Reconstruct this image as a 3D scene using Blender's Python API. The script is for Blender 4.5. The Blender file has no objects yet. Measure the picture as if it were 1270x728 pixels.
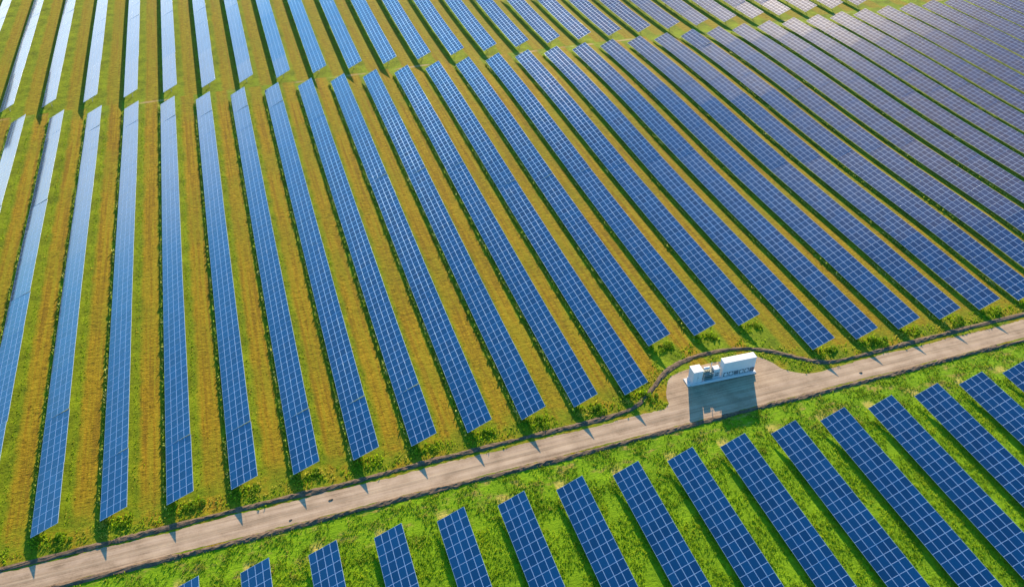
import bpy, bmesh, math, random
import numpy as np
from mathutils import Vector, Matrix
from mathutils.geometry import tessellate_polygon

C = bpy.context.scene.collection
scn = bpy.context.scene
U = 0.8225                       # metres per survey unit (row pitch 10 units = 8.2 m)
rad = math.radians

# ------------------------------------------------------------------ camera
cam_d = bpy.data.cameras.new("camera")
cam = bpy.data.objects.new("camera", cam_d); C.objects.link(cam)
M3 = Matrix(((0.94922362, 0.19025464, -0.25055477),
             (-0.31456869, 0.58559642, -0.74707655),
             (0.0045892, 0.78795939, 0.61571011)))
cam.matrix_world = Matrix.Translation((0, 0, 111.044 * U + 0.62)) @ M3.to_4x4()
cam_d.sensor_width = 36.0; cam_d.lens = 36.0 * 1060.0 / 1270.0
cam_d.clip_start = 1.0; cam_d.clip_end = 20000.0
scn.camera = cam

# ------------------------------------------------------------------ light
SUN_EL, SUN_AZ = 17.9, 25.3
world = bpy.data.worlds.new("World"); scn.world = world; world.use_nodes = True
wn = world.node_tree
sky = wn.nodes.new('ShaderNodeTexSky'); sky.sky_type = 'NISHITA'; sky.sun_disc = False
sky.sun_elevation = rad(SUN_EL); sky.sun_rotation = rad(SUN_AZ)
sky.altitude = 100; sky.air_density = 1.0; sky.dust_density = 0.25; sky.ozone_density = 3.0
hs = wn.nodes.new('ShaderNodeHueSaturation'); hs.inputs['Hue'].default_value = 0.494; hs.inputs['Saturation'].default_value = 1.3
wn.links.new(sky.outputs[0], hs.inputs['Color']); 
# grey patch high, pale patch low, added to the unseen sky for panel reflections
def wnode(t, **k):
    o = wn.nodes.new(t)
    for a, b in k.items(): setattr(o, a, b)
    return o
wtc = wnode('ShaderNodeTexCoord'); wdir = wtc.outputs['Generated']
wnoise = wnode('ShaderNodeTexNoise'); wnoise.inputs['Scale'].default_value = 3.2; wnoise.inputs['Detail'].default_value = 6.0; wnoise.inputs['Roughness'].default_value = 0.55
wn.links.new(wdir, wnoise.inputs['Vector'])
def added_sky_patch(prev, az, el, inner, outer, n0, n1, colour, amount):
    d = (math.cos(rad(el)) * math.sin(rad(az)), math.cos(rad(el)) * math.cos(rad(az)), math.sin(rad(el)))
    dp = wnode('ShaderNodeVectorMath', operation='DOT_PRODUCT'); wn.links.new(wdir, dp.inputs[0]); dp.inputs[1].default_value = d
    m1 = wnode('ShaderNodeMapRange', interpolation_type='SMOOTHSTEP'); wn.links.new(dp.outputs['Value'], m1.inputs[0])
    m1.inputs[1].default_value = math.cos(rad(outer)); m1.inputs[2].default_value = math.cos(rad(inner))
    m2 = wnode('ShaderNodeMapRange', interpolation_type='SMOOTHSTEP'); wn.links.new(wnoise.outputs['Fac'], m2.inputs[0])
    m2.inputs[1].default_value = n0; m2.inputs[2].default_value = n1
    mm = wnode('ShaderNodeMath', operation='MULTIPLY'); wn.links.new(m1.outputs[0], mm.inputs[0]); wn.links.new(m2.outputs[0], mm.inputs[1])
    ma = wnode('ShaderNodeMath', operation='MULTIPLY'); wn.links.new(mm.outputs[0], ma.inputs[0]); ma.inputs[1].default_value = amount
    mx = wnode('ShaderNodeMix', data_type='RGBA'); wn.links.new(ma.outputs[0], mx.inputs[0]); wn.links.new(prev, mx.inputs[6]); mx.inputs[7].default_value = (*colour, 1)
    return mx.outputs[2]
c1 = added_sky_patch(hs.outputs[0], 27, 46, 3, 21, 0.28, 0.58, (2.3, 1.9, 1.75), 0.9)
c1 = added_sky_patch(c1, 14, 29, 5, 19, 0.22, 0.5, (1.9, 1.9, 2.1), 0.85)  # added patch dimming the unseen sky around the sun, against glare on the panels
c2 = added_sky_patch(c1, -20, 1, 4, 18, 0.34, 0.54, (4.6, 5.2, 6.0), 0.85)
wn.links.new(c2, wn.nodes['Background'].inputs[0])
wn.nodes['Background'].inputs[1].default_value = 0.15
sl = bpy.data.lights.new("sun", 'SUN'); sl.energy = 5.0; sl.angle = rad(0.5); sl.color = (1.0, 0.76, 0.48)
sun = bpy.data.objects.new("sun", sl); C.objects.link(sun)
sdir = Vector((math.cos(rad(SUN_EL)) * math.sin(rad(SUN_AZ)), math.cos(rad(SUN_EL)) * math.cos(rad(SUN_AZ)), math.sin(rad(SUN_EL))))
sun.rotation_euler = sdir.to_track_quat('Z', 'Y').to_euler(); sun.location = (0, 0, 150)
vs = scn.view_settings
vs.view_transform = 'Standard'; vs.look = 'None'; vs.gamma = 1.0; vs.use_curve_mapping = False
vs.exposure = 1.55

random.seed(7); rng = np.random.default_rng(11)

# ------------------------------------------------------------------ survey (all in metres)
PITCH = 10.0 * U; X0 = -44.606 * U
TILT = rad(24.5); SLOPE = 4.0; HLOW = 0.62; COL = 1.5
NEAR_Y = 99.675 * U; SET_Y = 110.66 * U
L_X0 = -14.379 * U; L_PITCH = 10.012 * U; L_Y = 83.254 * U; L_SK = -0.028 * U
UF = (111.044 - 0.5) / 111.044
UP_X0 = -68.625 * U * UF; UP_PITCH = 11.217 * U * UF; UP_Y = 261.04 * U * UF; UP_LOW = 0.62 + 0.5 * U
LANE_Y = 258.5 * U
ROAD_LO, ROAD_HI = 90.35 * U, 94.85 * U

def smooth(a, b, v):
    t = np.clip((np.asarray(v, float) - a) / (b - a), 0, 1); return t * t * (3 - 2 * t)
def H(x, y):
    """gentle swell of the field; level around the road and the foreground rows"""
    x = np.asarray(x, float); y = np.asarray(y, float)
    r = smooth(84, 112, y)
    h = 0.20 * np.sin(y / 14.0 + 0.006 * x + 0.5) * smooth(20, 140, x + 0.25 * y) + 0.16 * np.sin(y / 19.0 - x / 60.0) + 0.25 * np.sin(x / 31.0 + y / 46.0 + 1.0)
    return r * h
def H1(x, y): return float(H(x, y))

# ------------------------------------------------------------------ node helpers
def new_mat(name):
    m = bpy.data.materials.new(name); m.use_nodes = True
    return m, m.node_tree, m.node_tree.nodes['Principled BSDF']
class NB:
    def __init__(s, nt): s.nt = nt
    def n(s, t, **k):
        o = s.nt.nodes.new(t)
        for a, b in k.items(): setattr(o, a, b)
        return o
    def link(s, a, b): s.nt.links.new(a, b)
    def math(s, op, a, b=None, c=None):
        o = s.n('ShaderNodeMath', operation=op)
        for i, v in enumerate((a, b, c)):
            if v is None: continue
            if hasattr(v, 'is_linked') or hasattr(v, 'links'): s.link(v, o.inputs[i])
            else: o.inputs[i].default_value = v
        return o.outputs[0]
    def sstep(s, v, a, b):
        o = s.n('ShaderNodeMapRange', interpolation_type='SMOOTHSTEP')
        s.link(v, o.inputs[0]); o.inputs[1].default_value = a; o.inputs[2].default_value = b
        return o.outputs[0]
    def mix(s, f, a, b):
        o = s.n('ShaderNodeMix', data_type='RGBA')
        for i, v in ((0, f), (6, a), (7, b)):
            if isinstance(v, (int, float)): o.inputs[i].default_value = v
            elif isinstance(v, tuple): o.inputs[i].default_value = (*v, 1)
            else: s.link(v, o.inputs[i])
        return o.outputs[2]
    def noise(s, vec, scale, detail=3.0, rough=0.55):
        o = s.n('ShaderNodeTexNoise'); o.inputs['Scale'].default_value = scale
        o.inputs['Detail'].default_value = detail; o.inputs['Roughness'].default_value = rough
        s.link(vec, o.inputs['Vector']); return o.outputs['Fac']
    def scale(s, vec, v):
        o = s.n('ShaderNodeVectorMath', operation='MULTIPLY'); s.link(vec, o.inputs[0]); o.inputs[1].default_value = v
        return o.outputs[0]
    def ramp(s, f, stops):
        o = s.n('ShaderNodeValToRGB'); e = o.color_ramp.elements
        e[0].position, e[0].color = stops[0][0], (*stops[0][1], 1)
        e[1].position, e[1].color = stops[1][0], (*stops[1][1], 1)
        for p, c in stops[2:]:
            q = e.new(p); q.color = (*c, 1)
        s.link(f, o.inputs[0]); return o.outputs[0]
    def bump(s, h, strength, dist, bsdf):
        o = s.n('ShaderNodeBump'); o.inputs['Strength'].default_value = strength; o.inputs['Distance'].default_value = dist
        s.link(h, o.inputs['Height']); s.link(o.outputs[0], bsdf.inputs['Normal'])

# ------------------------------------------------------------------ materials
def ground_material():
    m, nt, b = new_mat("field_ground"); N = NB(nt)
    geo = N.n('ShaderNodeNewGeometry'); P = geo.outputs['Position']
    sep = N.n('ShaderNodeSeparateXYZ'); N.link(P, sep.inputs[0]); X, Y = sep.outputs[0], sep.outputs[1]
    big = N.noise(P, 0.045, 3); mid = N.noise(P, 0.28, 4); fine = N.noise(P, 2.2, 4, 0.7); grit = N.noise(N.scale(P, (1.6, 5.0, 1)), 1.0, 3, 0.75)
    mow = N.noise(N.scale(P, (0.75, 2.8, 1)), 1.0, 5, 0.7)          # cut lines running across the aisles
    lng = N.noise(N.scale(P, (1.9, 0.035, 1)), 1.0, 3, 0.6)
    # distance of a point from the middle of its aisle
    def aisle(x0, pitch):
        t = N.math('DIVIDE', N.math('SUBTRACT', X, x0), pitch)
        t = N.math('SUBTRACT', t, N.math('FLOOR', t))
        return N.math('MULTIPLY', t, pitch)
    upper = N.sstep(Y, LANE_Y - 0.3, LANE_Y + 0.3)
    am, au = aisle(X0, PITCH), aisle(UP_X0, UP_PITCH)
    wob = N.math('MULTIPLY', N.math('SUBTRACT', mid, 0.5), 1.4)
    def dry(a, pitch, lo):
        a2 = N.math('ADD', a, wob)
        return N.math('MULTIPLY', N.sstep(a2, lo, lo + 1.1), N.math('SUBTRACT', 1.0, N.sstep(a2, pitch - 1.1, pitch - 0.3)))
    d = N.math('ADD', N.math('MULTIPLY', dry(am, PITCH, 4.1), N.math('SUBTRACT', 1.0, upper)), N.math('MULTIPLY', dry(au, UP_PITCH, 4.3), upper))
    straw = N.ramp(N.math('ADD', N.math('MULTIPLY', mow, 0.34), N.math('ADD', N.math('MULTIPLY', lng, 0.3), N.math('ADD', N.math('MULTIPLY', fine, 0.16), N.math('MULTIPLY', grit, 0.2)))),
                   [(0.41, (0.06, 0.044, 0.004)), (0.60, (0.40, 0.275, 0.016)), (0.5, (0.225, 0.148, 0.006))])
    olive = N.ramp(N.math('ADD', N.math('MULTIPLY', mow, 0.55), N.math('MULTIPLY', grit, 0.45)), [(0.39, (0.06, 0.058, 0.004)), (0.62, (0.27, 0.25, 0.010))])
    straw = N.mix(N.math('MULTIPLY', N.sstep(big, 0.44, 0.64), 0.7), straw, olive)
    straw = N.mix(N.math('MULTIPLY', upper, 0.55), straw, olive)
    straw = N.mix(N.math('MULTIPLY', N.sstep(lng, 0.48, 0.62), 0.55), straw, (0.16, 0.155, 0.006))
    straw = N.mix(N.math('MULTIPLY', N.sstep(N.math('SUBTRACT', 1.0, lng), 0.5, 0.64), 0.45), straw, (0.20, 0.122, 0.009))
    green = N.ramp(N.math('ADD', N.math('MULTIPLY', mid, 0.5), N.math('MULTIPLY', fine, 0.5)),
                   [(0.34, (0.05, 0.08, 0.003)), (0.66, (0.20, 0.28, 0.008))])
    col = N.mix(d, green, straw)
    # greener verge next to the road
    verge = N.math('MULTIPLY', N.math('SUBTRACT', 1.0, N.sstep(N.math('ADD', Y, N.math('MULTIPLY', wob, 2.2)), 81.5, 86.5)), 0.75)
    vg = N.mix(N.sstep(mid, 0.42, 0.62), green, straw)
    col = N.mix(verge, col, vg)
    # lush foreground block
    lush = N.ramp(N.math('ADD', N.math('MULTIPLY', mid, 0.45), N.math('MULTIPLY', fine, 0.55)),
                  [(0.32, (0.06, 0.135, 0.003)), (0.66, (0.185, 0.32, 0.006))])
    low = N.math('SUBTRACT', 1.0, N.sstep(Y, ROAD_LO - 1.2, ROAD_LO - 0.4))
    col = N.mix(low, col, lush)
    # dry fringe between road and foreground rows
    fr = N.math('MULTIPLY', N.sstep(Y, 66.5, 69.0), low)
    fr = N.math('MULTIPLY', fr, N.sstep(N.noise(N.scale(P, (0.5, 1.0, 1)), 0.55, 5, 0.65), 0.52, 0.68))
    col = N.mix(fr, col, N.ramp(fine, [(0.3, (0.16, 0.12, 0.02)), (0.7, (0.36, 0.27, 0.07))]))
    # bare bright patch at the head of each foreground row
    la = aisle(L_X0 + 0.2, L_PITCH)
    hd = N.math('MULTIPLY', N.math('MULTIPLY', N.sstep(la, -0.2, 0.4), N.math('SUBTRACT', 1.0, N.sstep(la, 1.0, 2.3))),
                N.math('MULTIPLY', N.sstep(N.math('ADD', Y, wob), L_Y + 0.0, L_Y + 0.5), N.math('SUBTRACT', 1.0, N.sstep(N.math('ADD', Y, wob), L_Y + 0.8, L_Y + 2.2))))
    col = N.mix(N.math('MULTIPLY', hd, N.sstep(fine, 0.3, 0.5)), col, (0.40, 0.33, 0.07))
    # worn track along the far lane
    ly = N.math('ABSOLUTE', N.math('SUBTRACT', N.math('ADD', Y, N.math('MULTIPLY', wob, 0.6)), LANE_Y - 0.9))
    lane = N.math('MULTIPLY', N.math('SUBTRACT', 1.0, N.sstep(ly, 0.15, 0.75)), N.sstep(N.noise(P, 0.11, 3), 0.45, 0.62))
    col = N.mix(N.math('MULTIPLY', lane, 0.85), col, (0.33, 0.24, 0.11))
    N.link(col, b.inputs['Base Color']); b.inputs['Roughness'].default_value = 1.0
    b.inputs['Specular IOR Level'].default_value = 0.1
    hgt = N.math('ADD', N.math('MULTIPLY', mow, 0.5), N.math('ADD', N.math('MULTIPLY', fine, 0.5), N.math('MULTIPLY', grit, 0.4)))
    N.bump(hgt, 0.9, 0.16, b)
    return m
def road_material():
    m, nt, b = new_mat("dirt_road"); N = NB(nt)
    geo = N.n('ShaderNodeNewGeometry'); P = geo.outputs['Position']
    lines = N.noise(N.scale(P, (0.05, 2.4, 1)), 1.0, 5, 0.65); blot = N.noise(P, 0.35, 4); fine = N.noise(P, 4.0, 3)
    f = N.math('ADD', N.math('MULTIPLY', lines, 0.55), N.math('ADD', N.math('MULTIPLY', blot, 0.3), N.math('MULTIPLY', fine, 0.15)))
    col = N.ramp(f, [(0.37, (0.19, 0.133, 0.083)), (0.63, (0.44, 0.325, 0.21)), (0.5, (0.32, 0.228, 0.145))])
    sp = N.n('ShaderNodeSeparateXYZ'); N.link(P, sp.inputs[0])
    off = N.math('ADD', N.math('SUBTRACT', sp.outputs[1], (ROAD_LO + ROAD_HI) / 2), N.math('MULTIPLY', N.math('SUBTRACT', N.noise(N.scale(P, (0.08, 0.3, 1)), 1.0, 2), 0.5), 1.2))
    rut = N.math('ABSOLUTE', N.math('SUBTRACT', N.math('ABSOLUTE', off), 0.8))
    tr_ = N.math('MULTIPLY', N.math('SUBTRACT', 1.0, N.sstep(rut, 0.15, 0.5)), N.sstep(blot, 0.3, 0.6))
    col = N.mix(N.math('MULTIPLY', tr_, 0.35), col, (0.46, 0.345, 0.245))
    dk = N.math('MULTIPLY', N.math('SUBTRACT', 1.0, N.sstep(N.math('ABSOLUTE', off), 0.1, 0.45)), N.sstep(fine, 0.4, 0.6))
    col = N.mix(N.math('MULTIPLY', dk, 0.35), col, (0.20, 0.165, 0.12))
    N.link(col, b.inputs['Base Color']); b.inputs['Roughness'].default_value = 0.95; b.inputs['Specular IOR Level'].default_value = 0.15
    N.bump(f, 0.5, 0.06, b); return m
def soil_material():
    m, nt, b = new_mat("dark_soil"); N = NB(nt)
    geo = N.n('ShaderNodeNewGeometry'); f = N.noise(geo.outputs['Position'], 1.6, 5, 0.7)
    col = N.ramp(f, [(0.3, (0.04, 0.026, 0.015)), (0.7, (0.15, 0.10, 0.06))])
    N.link(col, b.inputs['Base Color']); b.inputs['Roughness'].default_value = 1.0
    N.bump(f, 0.8, 0.15, b); return m
def leaf_material(name, lo, hi, patch=None, pscale=0.25):
    m, nt, b = new_mat(name); N = NB(nt)
    geo = N.n('ShaderNodeNewGeometry')
    col = N.ramp(geo.outputs['Random Per Island'], [(0.0, lo), (1.0, hi)])
    if patch: col = N.mix(N.sstep(N.noise(geo.outputs['Position'], pscale, 4), 0.5, 0.64), col, patch)
    N.link(col, b.inputs['Base Color']); b.inputs['Roughness'].default_value = 0.75; b.inputs['Specular IOR Level'].default_value = 0.2
    tr = N.n('ShaderNodeBsdfTranslucent'); N.link(col, tr.inputs['Color'])
    mx = N.n('ShaderNodeMixShader'); mx.inputs[0].default_value = 0.5
    N.link(b.outputs[0], mx.inputs[1]); N.link(tr.outputs[0], mx.inputs[2])
    N.link(mx.outputs[0], nt.nodes['Material Output'].inputs[0]); return m
def cell_material():
    m, nt, b = new_mat("blue_solar_cells"); N = NB(nt)
    geo = N.n('ShaderNodeNewGeometry'); oi = N.n('ShaderNodeObjectInfo')
    r = N.math('FRACT', N.math('ADD', geo.outputs['Random Per Island'], N.math('MULTIPLY', oi.outputs['Random'], 7.3)))
    col = N.ramp(r, [(0.0, (0.0005, 0.019, 0.070)), (1.0, (0.001, 0.038, 0.112)), (0.5, (0.0006, 0.028, 0.090))])
    N.link(col, b.inputs['Base Color']); b.inputs['Roughness'].default_value = 0.29; b.inputs['IOR'].default_value = 1.5; b.inputs['Specular IOR Level'].default_value = 0.06
    b.inputs['Coat IOR'].default_value = 1.85; b.inputs['Coat Weight'].default_value = 0.9; b.inputs['Coat Roughness'].default_value = 0.08
    return m
def plain(name, col, rough=0.6, metal=0.0, var=0.12, sc=1.5):
    m, nt, b = new_mat(name); N = NB(nt)
    tc = N.n('ShaderNodeTexCoord'); f = N.noise(tc.outputs['Object'], sc, 4)
    c = N.ramp(f, [(0.3, tuple(v * (1 - var) for v in col)), (0.7, tuple(min(1, v * (1 + var)) for v in col))])
    N.link(c, b.inputs['Base Color']); b.inputs['Roughness'].default_value = rough; b.inputs['Metallic'].default_value = metal
    return m
M_ground = ground_material(); M_road = road_material(); M_soil = soil_material(); M_cell = cell_material()
M_frame = plain("aluminium_frame", (0.35, 0.43, 0.55), 0.33, 0.3, 0.03)
M_frame.node_tree.nodes["Principled BSDF"].inputs["Specular IOR Level"].default_value = 0.25
M_steel = plain("galvanised_steel", (0.45, 0.46, 0.47), 0.5, 0.8)
M_back = plain("white_backsheet", (0.6, 0.6, 0.6), 0.7)
M_weed = leaf_material("row_weeds", (0.14, 0.22, 0.012), (0.34, 0.44, 0.05), (0.42, 0.46, 0.13), 0.5)
M_lush = leaf_material("lush_grass", (0.11, 0.22, 0.004), (0.29, 0.43, 0.011), (0.32, 0.42, 0.014), 0.2)
M_verge = leaf_material("verge_grass", (0.14, 0.26, 0.005), (0.32, 0.46, 0.010), (0.44, 0.40, 0.05), 0.3)
M_fringe = leaf_material('fringe_grass', (0.08, 0.16, 0.004), (0.24, 0.33, 0.012), (0.36, 0.34, 0.06), 0.45)
M_bush = leaf_material("weed_leaves", (0.07, 0.16, 0.004), (0.20, 0.33, 0.010))
M_stub = leaf_material("mown_straw", (0.20, 0.14, 0.008), (0.40, 0.27, 0.02), (0.26, 0.25, 0.01), 0.12)

# ------------------------------------------------------------------ mesh helpers
def mesh_obj(name, verts, faces, mats, parent=None, midx=None, smooth_=False):
    me = bpy.data.meshes.new(name); me.from_pydata([tuple(v) for v in verts], [], faces)
    for m in (mats if isinstance(mats, (list, tuple)) else [mats]): me.materials.append(m)
    if midx is not None: me.polygons.foreach_set('material_index', midx)
    if smooth_: me.polygons.foreach_set('use_smooth', [True] * len(me.polygons))
    me.update(); o = bpy.data.objects.new(name, me); C.objects.link(o)
    if parent: o.parent = parent
    return o
def empty(name, loc=(0, 0, 0), rz=0.0):
    o = bpy.data.objects.new(name, None); C.objects.link(o); o.location = loc; o.rotation_euler = (0, 0, rz)
    o.empty_display_size = 0.5; return o
def tag(o, label=None, cat=None, group=None, kind=None):
    for k, v in (('label', label), ('category', cat), ('group', group), ('kind', kind)):
        if v: o[k] = v
    return o
class MB:
    """collects boxes, prisms and tubes into one mesh"""
    def __init__(s): s.v = []; s.f = []; s.m = []
    def box(s, x0, x1, y0, y1, z0, z1, mi=0, bev=0.0):
        bm = bmesh.new(); bmesh.ops.create_cube(bm, size=1)
        for v in bm.verts: v.co = Vector(((x0 + x1) / 2 + v.co.x * (x1 - x0), (y0 + y1) / 2 + v.co.y * (y1 - y0), (z0 + z1) / 2 + v.co.z * (z1 - z0)))
        if bev: bmesh.ops.bevel(bm, geom=bm.edges[:], offset=bev, segments=2, affect='EDGES', profile=0.5)
        s.add_bm(bm, mi)
    def add_bm(s, bm, mi=0):
        k = len(s.v); bm.verts.index_update()
        s.v += [v.co[:] for v in bm.verts]
        for f in bm.faces: s.f.append([k + v.index for v in f.verts]); s.m.append(mi)
        bm.free()
    def tube(s, p, q, r, n=8, r2=None, mi=0):
        p, q = Vector(p), Vector(q); bm = bmesh.new()
        bmesh.ops.create_cone(bm, cap_ends=True, segments=n, radius1=r, radius2=r if r2 is None else r2, depth=(q - p).length)
        mt = Matrix.Translation((p + q) / 2) @ (q - p).to_track_quat('Z', 'Y').to_matrix().to_4x4()
        bmesh.ops.transform(bm, matrix=mt, verts=bm.verts); s.add_bm(bm, mi)
    def build(s, name, mats, parent=None): return mesh_obj(name, s.v, s.f, mats, parent, s.m)

# ------------------------------------------------------------------ setting: ground sheet, road, banks
def axis(lo, hi, step, far):
    a = np.arange(lo, hi + 0.01, step); e = np.geomspace(step * 2, far, 14)
    return np.concatenate([lo - e[::-1], a, hi + e])
gx = axis(-110, 270, 2.5, 9000); gy = axis(-20, 330, 2.5, 9000)
GX, GY = np.meshgrid(gx, gy, indexing='ij')
GZ = H(GX, GY)
nx, ny = len(gx), len(gy)
idx = np.arange(nx * ny).reshape(nx, ny)
gf = np.stack([idx[:-1, :-1], idx[1:, :-1], idx[1:, 1:], idx[:-1, 1:]], -1).reshape(-1, 4)
go = mesh_obj('ground', np.stack([GX, GY, GZ], -1).reshape(-1, 3), gf.tolist(), M_ground, smooth_=True)
tag(go, 'mown straw coloured and green grass field under the solar rows', 'ground', kind='structure')

def wob(x, s, a): return a * (math.sin(x / 2.3 + s) + 0.6 * math.sin(x / 0.9 + 2.1 * s) + 0.5 * math.sin(x / 5.1 + s * 3)) / 2.1
road_top = []
x = -140.0
while x < 300:
    if x < 61.6 * U or x > 96.0 * U: road_top.append((x, ROAD_HI + wob(x, 1.0, 0.16) + random.uniform(-.1, .1)))
    elif not any(abs(p[0] - 62.5 * U) < 0.01 for p in road_top):
        road_top += [(a * U + random.uniform(-.25, .25) * (a != 62.5), c * U + random.uniform(-.2, .2) * (a > 66)) for a, c in ((62.5, 95.8), (62.9, 97.2), (63.6, 98.6), (64.3, 99.8), (65.2, 101.2), (66.2, 102.3), (68, 102.7), (70, 102.9), (74, 103.0), (78, 103.1), (81, 103.0), (83, 102.9),
                      (84.5, 102.2), (85.4, 100.8), (86.4, 99.3), (87.4, 97.6), (88.4, 96.2), (89.6, 95.3), (90.8, 94.7), (92.5, 94.5), (94.5, 94.7))]
    x += 0.45
road_bot = [(x, ROAD_LO + wob(x, 4.0, 0.10) + random.uniform(-.07, .07)) for x in np.arange(-140, 300, 0.6)]
outline = [(*p, 0.006) for p in road_top] + [(*p, 0.006) for p in road_bot[::-1]]
tri = tessellate_polygon([[Vector(p) for p in outline]])
ro = mesh_obj('road', outline, [list(t) for t in tri], M_road)
bmr = bmesh.new(); bmr.from_mesh(ro.data); bmesh.ops.recalc_face_normals(bmr, faces=bmr.faces)
if sum(f.normal.z * f.calc_area() for f in bmr.faces) < 0: bmesh.ops.reverse_faces(bmr, faces=bmr.faces)
bmr.to_mesh(ro.data); bmr.free()
tag(ro, 'pale beige dirt road widening to a yard at the cabin', 'road', kind='structure')

def catmull(pts, step=0.5):
    P = [np.array(p, float) for p in pts]; P = [2 * P[0] - P[1]] + P + [2 * P[-1] - P[-2]]; out = []
    for i in range(1, len(P) - 2):
        n = max(2, int(np.linalg.norm(P[i + 1] - P[i]) / step))
        for t in np.linspace(0, 1, n, endpoint=False):
            a, b, c, d = P[i - 1:i + 3]
            out.append(0.5 * (2 * b + (c - a) * t + (2 * a - 5 * b + 4 * c - d) * t * t + (3 * b - a - 3 * c + d) * t ** 3))
    out.append(P[-2]); return np.array(out)
def bank(name, pts, width, height, label, seed):
    L = catmull(pts); T = np.gradient(L, axis=0); T /= np.linalg.norm(T, axis=1)[:, None]; Nn = np.stack([-T[:, 1], T[:, 0]], 1)
    prof = [(-0.5, -0.03), (-0.36, 0.55), (-0.12, 0.95), (0.1, 1.0), (0.33, 0.5), (0.5, -0.03)]
    r = np.random.default_rng(seed); V = []
    s = np.arange(len(L)) * 0.5
    wv = 1 + 0.16 * np.sin(s / 3.1 + seed) + 0.14 * np.sin(s / 1.3) + r.normal(0, 0.06, len(L))
    for i in range(len(L)):
        for a, hgt_ in prof:
            p = L[i] + Nn[i] * a * width * wv[i] + r.normal(0, 0.06, 2)
            V.append((p[0], p[1], H1(*p) + hgt_ * height * (0.6 + 0.7 * r.random()) + (0.0 if hgt_ > 0 else -0.02)))
    k = len(prof); F = [[i * k + j, (i + 1) * k + j, (i + 1) * k + j + 1, i * k + j + 1] for i in range(len(L) - 1) for j in range(k - 1)]
    o = mesh_obj(name, V, F, M_soil, smooth_=False); bm_ = bmesh.new(); bm_.from_mesh(o.data)
    bmesh.ops.recalc_face_normals(bm_, faces=bm_.faces)
    if sum(f.normal.z for f in bm_.faces) < 0: bmesh.ops.reverse_faces(bm_, faces=bm_.faces)
    bm_.to_mesh(o.data); bm_.free()
    return tag(o, label, 'earth bank', kind='structure')
up_bank = [(-165, 95.7), (-48, 95.6), (-30, 95.7), (-11, 95.85), (3.5, 95.7), (16, 96.0), (34, 96.1), (44, 96.0), (51.8, 96.2), (56.3, 97.0), (60.1, 99.4), (63.0, 101.6), (66, 103.7), (69.5, 105.0), (74, 105.8), (80, 105.6), (85, 104.2),
           (88.6, 102.0), (92.4, 98.9), (95.9, 96.6), (101, 96.0), (111, 96.1), (130, 96.3), (145, 96.35), (360, 96.4)]
bank('earth_bank', [(a * U, b * U) for a, b in up_bank], 0.9, 0.19, 'dark brown soil bank on the upper side of the road curving round the cabin', 3)
bank('earth_bank', [(a * U, ROAD_LO - 0.52 + 0.1 * math.sin(a / 9)) for a in (-165, -40, -20, 0, 10, 20, 30, 45, 60, 75, 90, 110, 130, 150, 360)], 0.9, 0.22, 'dark brown soil edge along the lower side of the road', 5)

# ------------------------------------------------------------------ solar tables
SN, CS = math.sin(TILT), math.cos(TILT)
def slope_pt(u, t, z): return (u * CS - z * SN, t, u * SN + z * CS)      # u up the slope, t along the row, z off the glass
def add_module(V, F, Mi, u0, t0):
    g = 0.004; a0, a1, b0, b1 = u0 + g, u0 + 1.0 - g, t0 + g, t0 + COL - g
    k = len(V)
    for off, z in ((0.0, 0.0), (0.0010, 0.0009), (0.0024, 0.0017), (0.0326, 0.0017), (0.0340, 0.0009), (0.035, 0.0)):
        for (p, q, sp, sq) in ((a0, b0, 1, 1), (a1, b0, -1, 1), (a1, b1, -1, -1), (a0, b1, 1, -1)): V.append(slope_pt(p + sp * off, q + sq * off, z))
    for p, q in ((a0, b0), (a1, b0), (a1, b1), (a0, b1)): V.append(slope_pt(p, q, -0.04))
    for r in range(5):
        for c in range(4):
            d = (c + 1) % 4; F.append([k + r * 4 + c, k + r * 4 + d, k + r * 4 + 4 + d, k + r * 4 + 4 + c]); Mi.append(0)
    F.append([k + 20, k + 21, k + 22, k + 23]); Mi.append(1)
    for c in range(4):
        d = (c + 1) % 4; F.append([k + 24 + c, k + 24 + d, k + d, k + c]); Mi.append(0)
    F.append([k + 27, k + 26, k + 25, k + 24]); Mi.append(2)
def round_frames(me):
    pass
MODS = [M_frame, M_cell, M_back, M_steel]
def module_mesh():
    V, F, Mi = [], [], []; add_module(V, F, Mi, 0.0, 0.0)
    o = mesh_obj('solar_module', V, F, MODS, None, Mi); me = o.data; bpy.data.objects.remove(o); round_frames(me); return me
def rails(V, F, Mi, L, low, posts):
    def sbox(u0, u1, t0, t1, z0, z1):
        k = len(V)
        for z in (z0, z1):
            for u, t in ((u0, t0), (u1, t0), (u1, t1), (u0, t1)): V.append(slope_pt(u, t, z))
        for f in ((3, 2, 1, 0), (4, 5, 6, 7), (0, 1, 5, 4), (1, 2, 6, 5), (2, 3, 7, 6), (3, 0, 4, 7)): F.append([k + i for i in f]); Mi.append(3)
    for u in (0.5, 1.5, 2.5, 3.5): sbox(u - 0.03, u + 0.03, 0.01, L - 0.01, -0.11, -0.043)
    for t in (L * 0.2, L * 0.8): sbox(0.3, 3.7, t - 0.04, t + 0.04, -0.21, -0.113)
    if posts:
        for t in (L * 0.2, L * 0.8): post_box(V, F, Mi, 1.9, t + 0.09, low)
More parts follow.
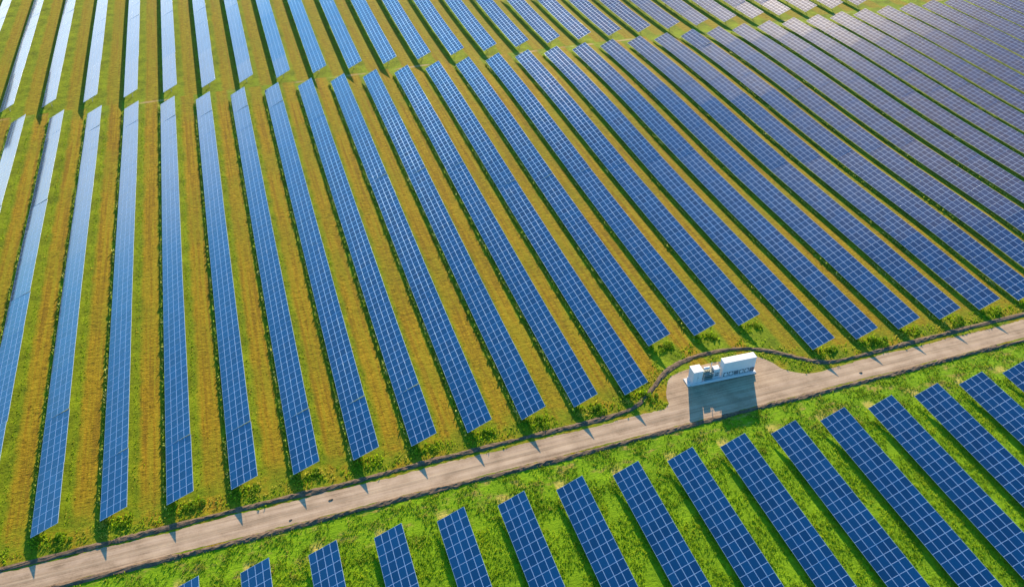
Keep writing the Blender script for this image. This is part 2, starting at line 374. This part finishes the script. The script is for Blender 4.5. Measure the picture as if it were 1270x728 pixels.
def post_box(V, F, Mi, u, t, low):
    k = len(V); x, _, z = slope_pt(u, t, -0.16); w = 0.05
    for zz in (-low - 0.4, z):
        for a, b in ((-w, -w), (w, -w), (w, w), (-w, w)): V.append((x + a, t + b, zz))
    for f in ((3, 2, 1, 0), (4, 5, 6, 7), (0, 1, 5, 4), (1, 2, 6, 5), (2, 3, 7, 6), (3, 0, 4, 7)): F.append([k + i for i in f]); Mi.append(3)
    # diagonal brace from the post to the upper rail
    x2, _, z2 = slope_pt(3.2, t, -0.16); k = len(V); zb = -low + 0.45
    for (px, pz) in ((x + w, zb), (x2, z2)):
        for a, b in ((-0.03, -0.03), (0.03, -0.03), (0.03, 0.03), (-0.03, 0.03)): V.append((px + a, t + b, pz + a * 0.2))
    for f in ((3, 2, 1, 0), (4, 5, 6, 7), (0, 1, 5, 4), (1, 2, 6, 5), (2, 3, 7, 6), (3, 0, 4, 7)): F.append([k + i for i in f]); Mi.append(3)
_cache = {}
def table_mesh(ncol, low, kind):
    """kind: 'full' modules + rails, 'far' modules + rails + posts, 'rails' rails only, 'post' one post"""
    key = (ncol, round(low, 3), kind)
    if key in _cache: return _cache[key]
    V, F, Mi = [], [], []; L = ncol * COL
    if kind == 'post': post_box(V, F, Mi, 1.9, 0.0, low)
    else:
        if kind != 'rails':
            for c in range(ncol):
                for r in range(4): add_module(V, F, Mi, float(r), c * COL)
        rails(V, F, Mi, L, low, kind == 'far')
    o = mesh_obj('panel_table', V, F, MODS, None, Mi); _cache[key] = o.data; round_frames(o.data); bpy.data.objects.remove(o); return _cache[key]
MOD_ME = module_mesh()
def link(name, me, parent, loc, rot=(0, 0, 0)):
    o = bpy.data.objects.new(name, me); C.objects.link(o); o.parent = parent; o.location = loc; o.rotation_euler = rot; return o
def block_tilt(x, y):
    r = random.Random(int((y + 0.22 * x + 900) / 34.0) * 7919 + int((x + 500) / 57.0) * 104729 + (int(y > LANE_Y) * 31)); return r.gauss(0, 0.019) * (0.35 if y > LANE_Y else 1.0)
def solar_row(x, y0, cols, low, single, posts, jit):
    """tables one after another from y0 upwards; 'single' = indices of tables whose modules are separate parts"""
    root = empty('solar_panel_row', (x, y0, H1(x + 1.8, y0)))
    y = y0
    for k, nc in enumerate(cols):
        L = nc * COL
        za, zb = H1(x + 1.8, y), H1(x + 1.8, y + L)
        rx = math.atan2(zb - za, L) + random.gauss(0, 0.0006); ry = jit * (0.017 * math.sin(y / 19.0 + x / 23.0) * math.sin(y / 31.0 - x / 41.0 + 1.3) + random.gauss(0, 0.0022) + block_tilt(x, y))
        loc = (0, y - y0, za + low - root.location.z); rot = (rx, ry, random.gauss(0, 0.0005))
        me = table_mesh(nc, low, 'rails' if k in single else ('full' if posts(k) else 'far'))
        t = link('panel_table', me, root, loc, rot)
        if k in single:
            for c in range(nc):
                for r in range(4):
                    a = slope_pt(float(r), c * COL, 0); link('solar_module', MOD_ME, t, a, (random.gauss(0, 0.0012), random.gauss(0, 0.0018), 0))
        if posts(k):
            pm = table_mesh(1, low, 'post')
            for s_ in (0.2, 0.8): link('support_post', pm, t, (0, L * s_ + 0.09, 0))
        y += L
    return root
ORD = ['zeroth', 'first', 'second', 'third', 'fourth', 'fifth', 'sixth', 'seventh', 'eighth', 'ninth', 'tenth', 'eleventh', 'twelfth', 'thirteenth', 'fourteenth', 'fifteenth', 'sixteenth',
       'seventeenth', 'eighteenth', 'nineteenth', 'twentieth', 'twenty-first', 'twenty-second', 'twenty-third', 'twenty-fourth', 'twenty-fifth', 'twenty-sixth', 'twenty-seventh', 'twenty-eighth']
main_rows = []
for i in range(-2, 37):
    x = X0 + PITCH * i
    setb = i in (11, 12, 13)
    cols = [8] + [7] * 10 if setb else [7] * 12
    y0 = SET_Y if setb else NEAR_Y
    r = solar_row(x, y0, cols, HLOW, (0,) if i <= 20 else (), lambda k: k < 2, 1.0)
    if setb: lab = 'shortened solar row ending behind the white cabin, %s of the three' % {11: 'first', 12: 'middle', 13: 'last'}[i]
    elif i < 11: lab = 'long blue solar row, %s on the left of the three shortened rows behind the cabin' % ORD[11 - i]
    else: lab = 'long blue solar row, %s on the right of the three shortened rows behind the cabin' % ORD[i - 13]
    tag(r, lab, 'solar row', 'long solar rows in the middle block above the road'); main_rows.append((i, x, y0, sum(cols) * COL))
up_rows = []
for i in range(-1, 27):
    x = UP_X0 + UP_PITCH * i
    nt_ = 10 if i < 4 else 8 if i < 9 else 6 if i < 15 else 4 if i < 21 else 3
    r = solar_row(x, UP_Y, [7] * nt_, UP_LOW, (), lambda k: False, 1.25)
    tag(r, 'solar row beyond the far grass lane, %s from the left edge' % ORD[i + 2], 'solar row', 'solar rows beyond the far lane'); up_rows.append((i, x, UP_Y, nt_ * 7 * COL))
low_rows = []
for i in range(-1, 17):
    x = L_X0 + L_PITCH * i; ytop = L_Y + L_SK * i
    vis = 1 if i < 4 else 2 if i < 8 else 3
    ncols = [7] * (3 if i < 8 else 5)
    nt_ = len(ncols)
    r = solar_row(x, ytop - sum(ncols) * COL, ncols, HLOW, tuple(range(nt_ - vis, nt_)), lambda k, a=nt_ - vis: k >= a, 0.8)
    tag(r, 'dark blue foreground solar row below the dirt road, %s from the left' % ORD[i + 2], 'solar row', 'foreground solar rows below the road'); low_rows.append((i, x, ytop, sum(ncols) * COL))

# ------------------------------------------------------------------ inverter station
def station():
    rz = -0.045
    ox, oy = 68.5 * U, 98.4 * U
    root = empty('inverter_cabin', (ox, oy, 0.006), rz)
    Lp = 10.75; D = 2.2 * U
    W = plain('white_steel_paint', (0.44, 0.46, 0.48), 0.45, 0, 0.05, 0.8)
    Gd = plain('louvre_dark', (0.05, 0.06, 0.07), 0.5); Gt = plain('transformer_green', (0.07, 0.14, 0.13), 0.5, 0, 0.2)
    Cn = plain('pale_concrete', (0.55, 0.53, 0.50), 0.85, 0, 0.1, 2)
    m = MB(); m.box(-0.55, Lp + 0.35, 0.2, D + 0.15, 0.0, 0.10, 0, 0.02); m.build('foundation_slab', [Cn], root)
    m = MB(); m.box(0, Lp, 0, D, 0.10, 0.55, 0, 0.02)
    m.build('skid_base', [W], root)
    # small switchgear box on the left
    m = MB(); m.box(0.05, 1.62, 0.12, D - 0.15, 0.55, 2.75, 0, 0.03); m.box(0.0, 1.67, 0.07, D - 0.1, 2.753, 2.83, 0, 0.02)
    bx = m.build('switchgear_box', [W], root)
    m = MB(); m.box(0.78, 0.80, 0.105, 0.119, 0.7, 2.6, 0); m.build('door_seam', [Gd], bx)
    m = MB(); m.box(0.86, 0.90, 0.07, 0.118, 1.5, 1.75, 0, 0.008); m.build('handle', [Gd], bx)
    # transformer with cooling fins, bushings and conservator
    m = MB(); m.box(1.95, 3.55, 0.45, D - 0.35, 0.553, 1.85, 0, 0.03); tf = m.build('transformer', [Gt], root)
    m = MB()
    for k in range(12): m.box(2.0 + k * 0.125, 2.025 + k * 0.125, 0.16, 0.448, 0.7, 1.7)
    m.build('cooling_fins', [Gt], tf)
    m = MB(); m.tube((2.25, 1.2, 2.2), (3.2, 1.2, 2.2), 0.2, 16); m.tube((2.5, 1.2, 1.84), (2.5, 1.2, 2.05), 0.04); m.tube((3.0, 1.2, 1.84), (3.0, 1.2, 2.05), 0.04); m.build('conservator', [W], tf)
    for k in range(3):
        m = MB(); X = 2.45 + k * 0.3; m.tube((X, 0.75, 1.84), (X, 0.75, 2.2), 0.05, 10, 0.03)
        for z in (1.92, 2.0, 2.08): m.tube((X, 0.75, z), (X, 0.75, z + 0.025), 0.085, 10, 0.06)
        m.build('bushing', [plain('porcelain', (0.45, 0.25, 0.14), 0.3)], tf)
    # duct cabinet between transformer and container
    m = MB(); m.box(3.72, 4.75, 0.5, D - 0.4, 0.553, 2.2, 0, 0.03); dc = m.build('duct_cabinet', [W], root)
    m = MB()
    for k in range(5): m.box(3.85, 4.6, 0.475, 0.497, 0.8 + k * 0.17, 0.9 + k * 0.17)
    m.build('louvre', [Gd], dc)
    m = MB()
    for X in (1.85, 3.62): m.tube((X, 0.1, 0.55), (X, 0.1, 1.95), 0.03)
    m.build('fence_post', [W], root)
    m = MB()
    for z in (1.1, 1.6, 1.93): m.tube((1.85, 0.1, z), (5.03, 0.1, z), 0.02)
    m.build('guard_rail', [W], root)
    m = MB()
    for X, h_ in ((3.62, 2.9), (4.9, 2.6)): m.tube((X, D - 0.4, 0.55), (X, D - 0.4, h_), 0.045, 10); m.tube((X, D - 0.4, h_), (X, D - 0.4, h_ + 0.08), 0.08, 10, 0.02)
    m.build('vent_pipe', [W], root)
    # container with a row of grilles low on its long side
    c0, c1 = 5.05, 10.5
    m = MB(); m.box(c0, c1, 0.18, 1.35, 0.553, 3.4, 0, 0.03)
    ct = m.build('container', [W], root)
    m = MB(); m.box(c0 - 0.05, c1 + 0.05, 0.13, 1.4, 3.403, 3.5, 0, 0.03); m.build('roof', [W], ct)
    m = MB()
    for k in range(8): m.box(c0 + 0.35 + k * 0.66, c0 + 0.375 + k * 0.66, 0.165, 0.179, 1.7, 3.35)
    m.build('wall_rib', [W], ct)
    for k in range(6):
        a = c0 + 0.12 + k * 0.89; m = MB(); m.box(a, a + 0.86, 0.15, 0.178, 0.62, 1.58, 0, 0.008)
        gr = m.build('grille', [W], ct); m = MB(); m.box(a + 0.05, a + 0.81, 0.138, 0.149, 0.68, 1.52); dk = m.build('opening', [Gd], gr)
        m = MB()
        if k in (0, 1, 3, 4): m.tube((a + 0.43, 0.137, 1.1), (a + 0.43, 0.11, 1.1), 0.28, 16)
        for z in (0.8, 1.1, 1.4): m.box(a + 0.05, a + 0.81, 0.120, 0.137, z - 0.012, z + 0.012)
        m.build('fan_guard', [W], gr)
    return tag(root, 'white inverter station with grilled container and small switchgear box in the yard beside the road', 'inverter cabin')
station()

# small clods of earth left on the road
def clod(px, py, s, lab):
    bm = bmesh.new(); bmesh.ops.create_icosphere(bm, subdivisions=2, radius=1)
    for v in bm.verts:
        k = 0.75 + 0.5 * random.random(); v.co = Vector((v.co.x * s * k, v.co.y * s * 0.55 * k, max(-0.02, v.co.z * s * 0.35 * k)))
    m = MB(); m.add_bm(bm); o = m.build('earth_clod', [M_soil]); o.location = (px, py, 0.02); o.rotation_euler = (0, 0, random.uniform(-.3, .3)); tag(o, lab, 'earth clod', 'earth clods on the road')
clod(0.5 * U, 93.2 * U, 0.3, 'dark elongated earth clod on the upper wheel track of the road')
clod(-6.2 * U, 91.2 * U, 0.22, 'small earth clod by the lower road edge at the left')
clod(101.0 * U, 91.9 * U, 0.28, 'dark earth clod on the road to the right of the cabin')

# ------------------------------------------------------------------ vegetation
def tufts(name, P, size, nbl, mat, spread=0.6, lean=0.8, wide=0.35, seed=1):
    """leafy tufts at points P (n,2): every blade a bent two-face leaf"""
    r = np.random.default_rng(seed); n = len(P); size = np.broadcast_to(size, (n,))
    base = np.repeat(np.column_stack([P, H(P[:, 0], P[:, 1])]), nbl, 0); s = np.repeat(size, nbl) * r.uniform(0.6, 1.25, n * nbl)
    a = r.uniform(0, 2 * np.pi, n * nbl); d = np.stack([np.cos(a), np.sin(a)], 1); q = np.stack([-d[:, 1], d[:, 0]], 1)
    base[:, :2] += d * (s * spread * r.random(n * nbl))[:, None]
    ln = r.uniform(0.3, 1.0, n * nbl) * lean; w = (s * wide)
    mid = base.copy(); mid[:, :2] += d * (s * ln * 0.4)[:, None]; mid[:, 2] += s * 0.6
    tip = base.copy(); tip[:, :2] += d * (s * ln)[:, None]; tip[:, 2] += s * r.uniform(0.55, 1.05, n * nbl)
    v0 = base.copy(); v0[:, 2] -= 0.03; q3 = np.column_stack([q, np.zeros(len(q))]) * w[:, None] * 0.5
    V = np.stack([v0 - q3 * 0.6, v0 + q3 * 0.6, mid + q3, mid - q3, tip], 1).reshape(-1, 3)
    k = np.arange(n * nbl) * 5
    loops = np.stack([k, k + 1, k + 2, k + 3, k + 3, k + 2, k + 4], 1).reshape(-1)
    tot = np.tile([4, 3], n * nbl); st = np.concatenate([[0], np.cumsum(tot)[:-1]])
    me = bpy.data.meshes.new(name); me.vertices.add(len(V)); me.vertices.foreach_set('co', V.reshape(-1))
    me.loops.add(len(loops)); me.loops.foreach_set('vertex_index', loops)
    me.polygons.add(len(tot)); me.polygons.foreach_set('loop_start', st); me.polygons.foreach_set('loop_total', tot)
    me.materials.append(mat); me.update(calc_edges=True); me.validate()
    o = bpy.data.objects.new(name, me); C.objects.link(o); return o
def in_view(P, mg=60):
    c = np.array(cam.location); Q = np.column_stack([P, np.zeros(len(P))]) - c
    Mm = np.array(M3); q = Q @ Mm; z = -q[:, 2]; u = 635 + 1060 * q[:, 0] / z; v = 364 - 1060 * q[:, 1] / z
    return P[(z > 0) & (u > -mg * 2) & (u < 1270 + mg * 2) & (v > -mg) & (v < 728 + mg)]
def clumpy(P, sc, thr, seed):
    """keep points where a lumpy random field is high"""
    r = np.random.default_rng(seed); f = np.zeros(len(P))
    for k in range(7):
        a = r.uniform(0, 2 * np.pi); w = r.uniform(0.6, 1.8) / sc; f += np.sin((P[:, 0] * np.cos(a) + P[:, 1] * np.sin(a)) * w + r.uniform(0, 6.3))
    return P[f + r.normal(0, 0.8, len(P)) > thr]
# ragged weeds along the low edge of every row
W_ = []
for rows, low in ((main_rows, 1.0), (up_rows, 0.04)):
    for i, x, y0, L in rows:
        n = int(L * 6 * low); yy = y0 + rng.uniform(-0.5, L, n)
        W_.append(np.column_stack([x + rng.normal(-0.25, 0.09, n), yy]))
W_ = in_view(np.concatenate(W_)); W_ = clumpy(W_, 1.2, -1.6, 4)
tag(tufts('row_weeds', W_, rng.uniform(0.36, 0.64, len(W_)) * (1 - 0.42 * smooth(30, 75, W_[:, 0]) * (0.75 + 0.5 * np.sin(W_[:, 1] / 6.0 + W_[:, 0] / 3.0))), 4, M_weed, 0.25, 0.42, 0.3, 2), 'ragged green weeds along the low edges of the solar rows', 'weeds', kind='stuff')
# greener grass under the high edges
W_ = []
for i, x, y0, L in main_rows:
    n = int(L * 4); W_.append(np.column_stack([x + 3.75 + np.abs(rng.normal(0, 0.45, n)), y0 + rng.uniform(0, L, n)]))
W_ = in_view(np.concatenate(W_))
tag(tufts('edge_grass', W_, rng.uniform(0.08, 0.2, len(W_)), 3, M_verge, 0.5, 0.9, 0.5, 3), 'uneven green grass beside the high edges of the solar rows', 'grass', kind='stuff')
# lush foreground grass
n = 110000
P = np.column_stack([rng.uniform(-45, 135, n), rng.uniform(34, ROAD_LO - 1.0, n)]); P = in_view(P)
P = P[rng.random(len(P)) > 0.75 * smooth(66.0, 69.0, P[:, 1])]
la = (P[:, 0] - L_X0 - 0.2) % L_PITCH; P = P[~((la < 2.0) & (P[:, 1] > L_Y - 0.2) & (P[:, 1] < L_Y + 1.6))]
P = clumpy(P, 1.1, -1.6, 9)
tag(tufts('lush_grass', P, rng.uniform(0.08, 0.24, len(P)), 5, M_lush, 0.8, 0.9, 0.36, 5), 'thick bright green grass around the foreground solar rows', 'grass', kind='stuff')
# drier fringe between the road and the foreground rows
n = 16000
P = np.column_stack([rng.uniform(-45, 130, n), rng.uniform(65.5, ROAD_LO - 1.0, n)]); P = in_view(P); P = clumpy(P, 0.9, 0.0, 19)
tag(tufts('fringe_grass', P, rng.uniform(0.1, 0.24, len(P)), 5, M_fringe, 0.8, 0.9, 0.4, 8), 'rough yellowish grass between the road and the foreground rows', 'grass', kind='stuff')
# verge on both sides of the upper bank
n = 16000
P = np.column_stack([rng.uniform(-50, 125, n), rng.uniform(ROAD_HI + 0.05, NEAR_Y + 9.0, n)])
bank_line = catmull([(a * U, b * U) for a, b in up_bank if -60 < a < 150], 0.6)
bx = np.interp(P[:, 0], bank_line[:, 0], bank_line[:, 1])
keep = (np.abs(P[:, 1] - bx) > 0.7) & ((P[:, 1] < bx) | (P[:, 1] < bx + 3.2))
yard = (P[:, 0] > 61.9 * U) & (P[:, 0] < 91 * U)
rt = np.interp(P[:, 0], [p[0] for p in road_top], [p[1] for p in road_top])
keep &= P[:, 1] > rt + 0.1
P = in_view(P[keep]); P = clumpy(P, 1.0, -0.6, 12)
tag(tufts('verge_grass', P, rng.uniform(0.1, 0.26, len(P)), 5, M_verge, 0.7, 0.9, 0.45, 6), 'rough green grass along the soil bank and road', 'grass', kind='stuff')
# taller grass under the road ends of the tables
W_ = np.concatenate([np.column_stack([x + rng.uniform(-0.3, 3.9, 70), y0 + rng.uniform(-1.6, 0.5, 70)]) for i, x, y0, L in main_rows if i < 21])
tag(tufts('end_grass', W_, rng.uniform(0.15, 0.42, len(W_)), 5, M_verge, 0.6, 0.8, 0.42, 21), 'unmown green grass at the road ends of the tables', 'grass', kind='stuff')
# low stubble in the mown aisles
n = 60000
P = np.column_stack([rng.uniform(-75, 210, n), NEAR_Y + (LANE_Y - NEAR_Y) * rng.random(n) ** 1.4])
t = (P[:, 0] - X0) % PITCH; P = P[(t > 4.2) & (t < PITCH - 1.1)]; P = in_view(P); P = clumpy(P, 0.8, 0.2, 15)
tag(tufts('mown_stubble', P, rng.uniform(0.04, 0.10, len(P)), 3, M_stub, 1.6, 1.6, 1.0, 7), 'short dry stubble in the mown aisles between the rows', 'stubble', kind='stuff')
# leafy clumps growing at the road end of the rows
def weed_bush(x, y, s, seed):
    r = np.random.default_rng(seed); V = []; F = []
    lobes = [(r.normal(0, s * 0.55), r.normal(0, s * 0.6), s * r.uniform(0.3, 0.62), r.uniform(0.35, 0.8)) for _ in range(6)]
    for lx, ly, lr, lh in lobes:
        for k in range(75):
            a = r.uniform(0, 6.28); q_ = math.sqrt(r.random()); px, py = lx + q_ * lr * math.cos(a), ly + q_ * lr * math.sin(a)
            hz = 0.05 + lh * (1 - q_ ** 1.6) * r.uniform(0.25, 1.1) + r.uniform(0, 0.12)
            L = r.uniform(0.07, 0.19); d = Vector((r.normal(), r.normal(), r.normal() * 0.8)).normalized(); e = d.cross(Vector((r.normal(), r.normal(), r.normal()))).normalized()
            c = Vector((px, py, hz)); q = len(V)
            V += [c - d * L, c + e * L * 0.45, c + d * L, c - e * L * 0.45]; F.append([q, q + 1, q + 2, q + 3])
    o = mesh_obj('leaves', V, F, M_bush)
    return o
bush_me = [weed_bush(0, 0, 1.0, 100 + k) for k in range(5)]
for o in bush_me: C.objects.unlink(o)
for i, x, y0, L in main_rows:
    if i > 20: continue
    o = bpy.data.objects.new('weed_clump', bush_me[(i * 3 + 2) % 5].data); C.objects.link(o)
    px, py = x + 3.2 + random.uniform(-.25, .3), y0 - 0.6 + random.uniform(-.3, .3)
    o.location = (px, py, H1(px, py)); o.rotation_euler = (0, 0, random.uniform(0, 6.28)); s = random.choice((0.45, 0.6, 0.75, 0.9, 1.1)) * random.uniform(.9, 1.1); o.scale = (s, s * random.uniform(0.9, 1.3), s * random.uniform(0.8, 1.2))
    if i in (11, 12, 13): lab = 'bright green weed clump at the end of the %s shortened row behind the cabin' % {11: 'first', 12: 'middle', 13: 'last'}[i]
    elif i < 11: lab = 'green weed clump ending the %s long row on the left of the shortened rows' % ORD[11 - i]
    else: lab = 'green weed clump ending the %s long row on the right of the shortened rows' % ORD[i - 13]
    tag(o, lab, 'weed clump', 'weed clumps at the road ends of the long rows')
for o in bush_me: bpy.data.objects.remove(o)
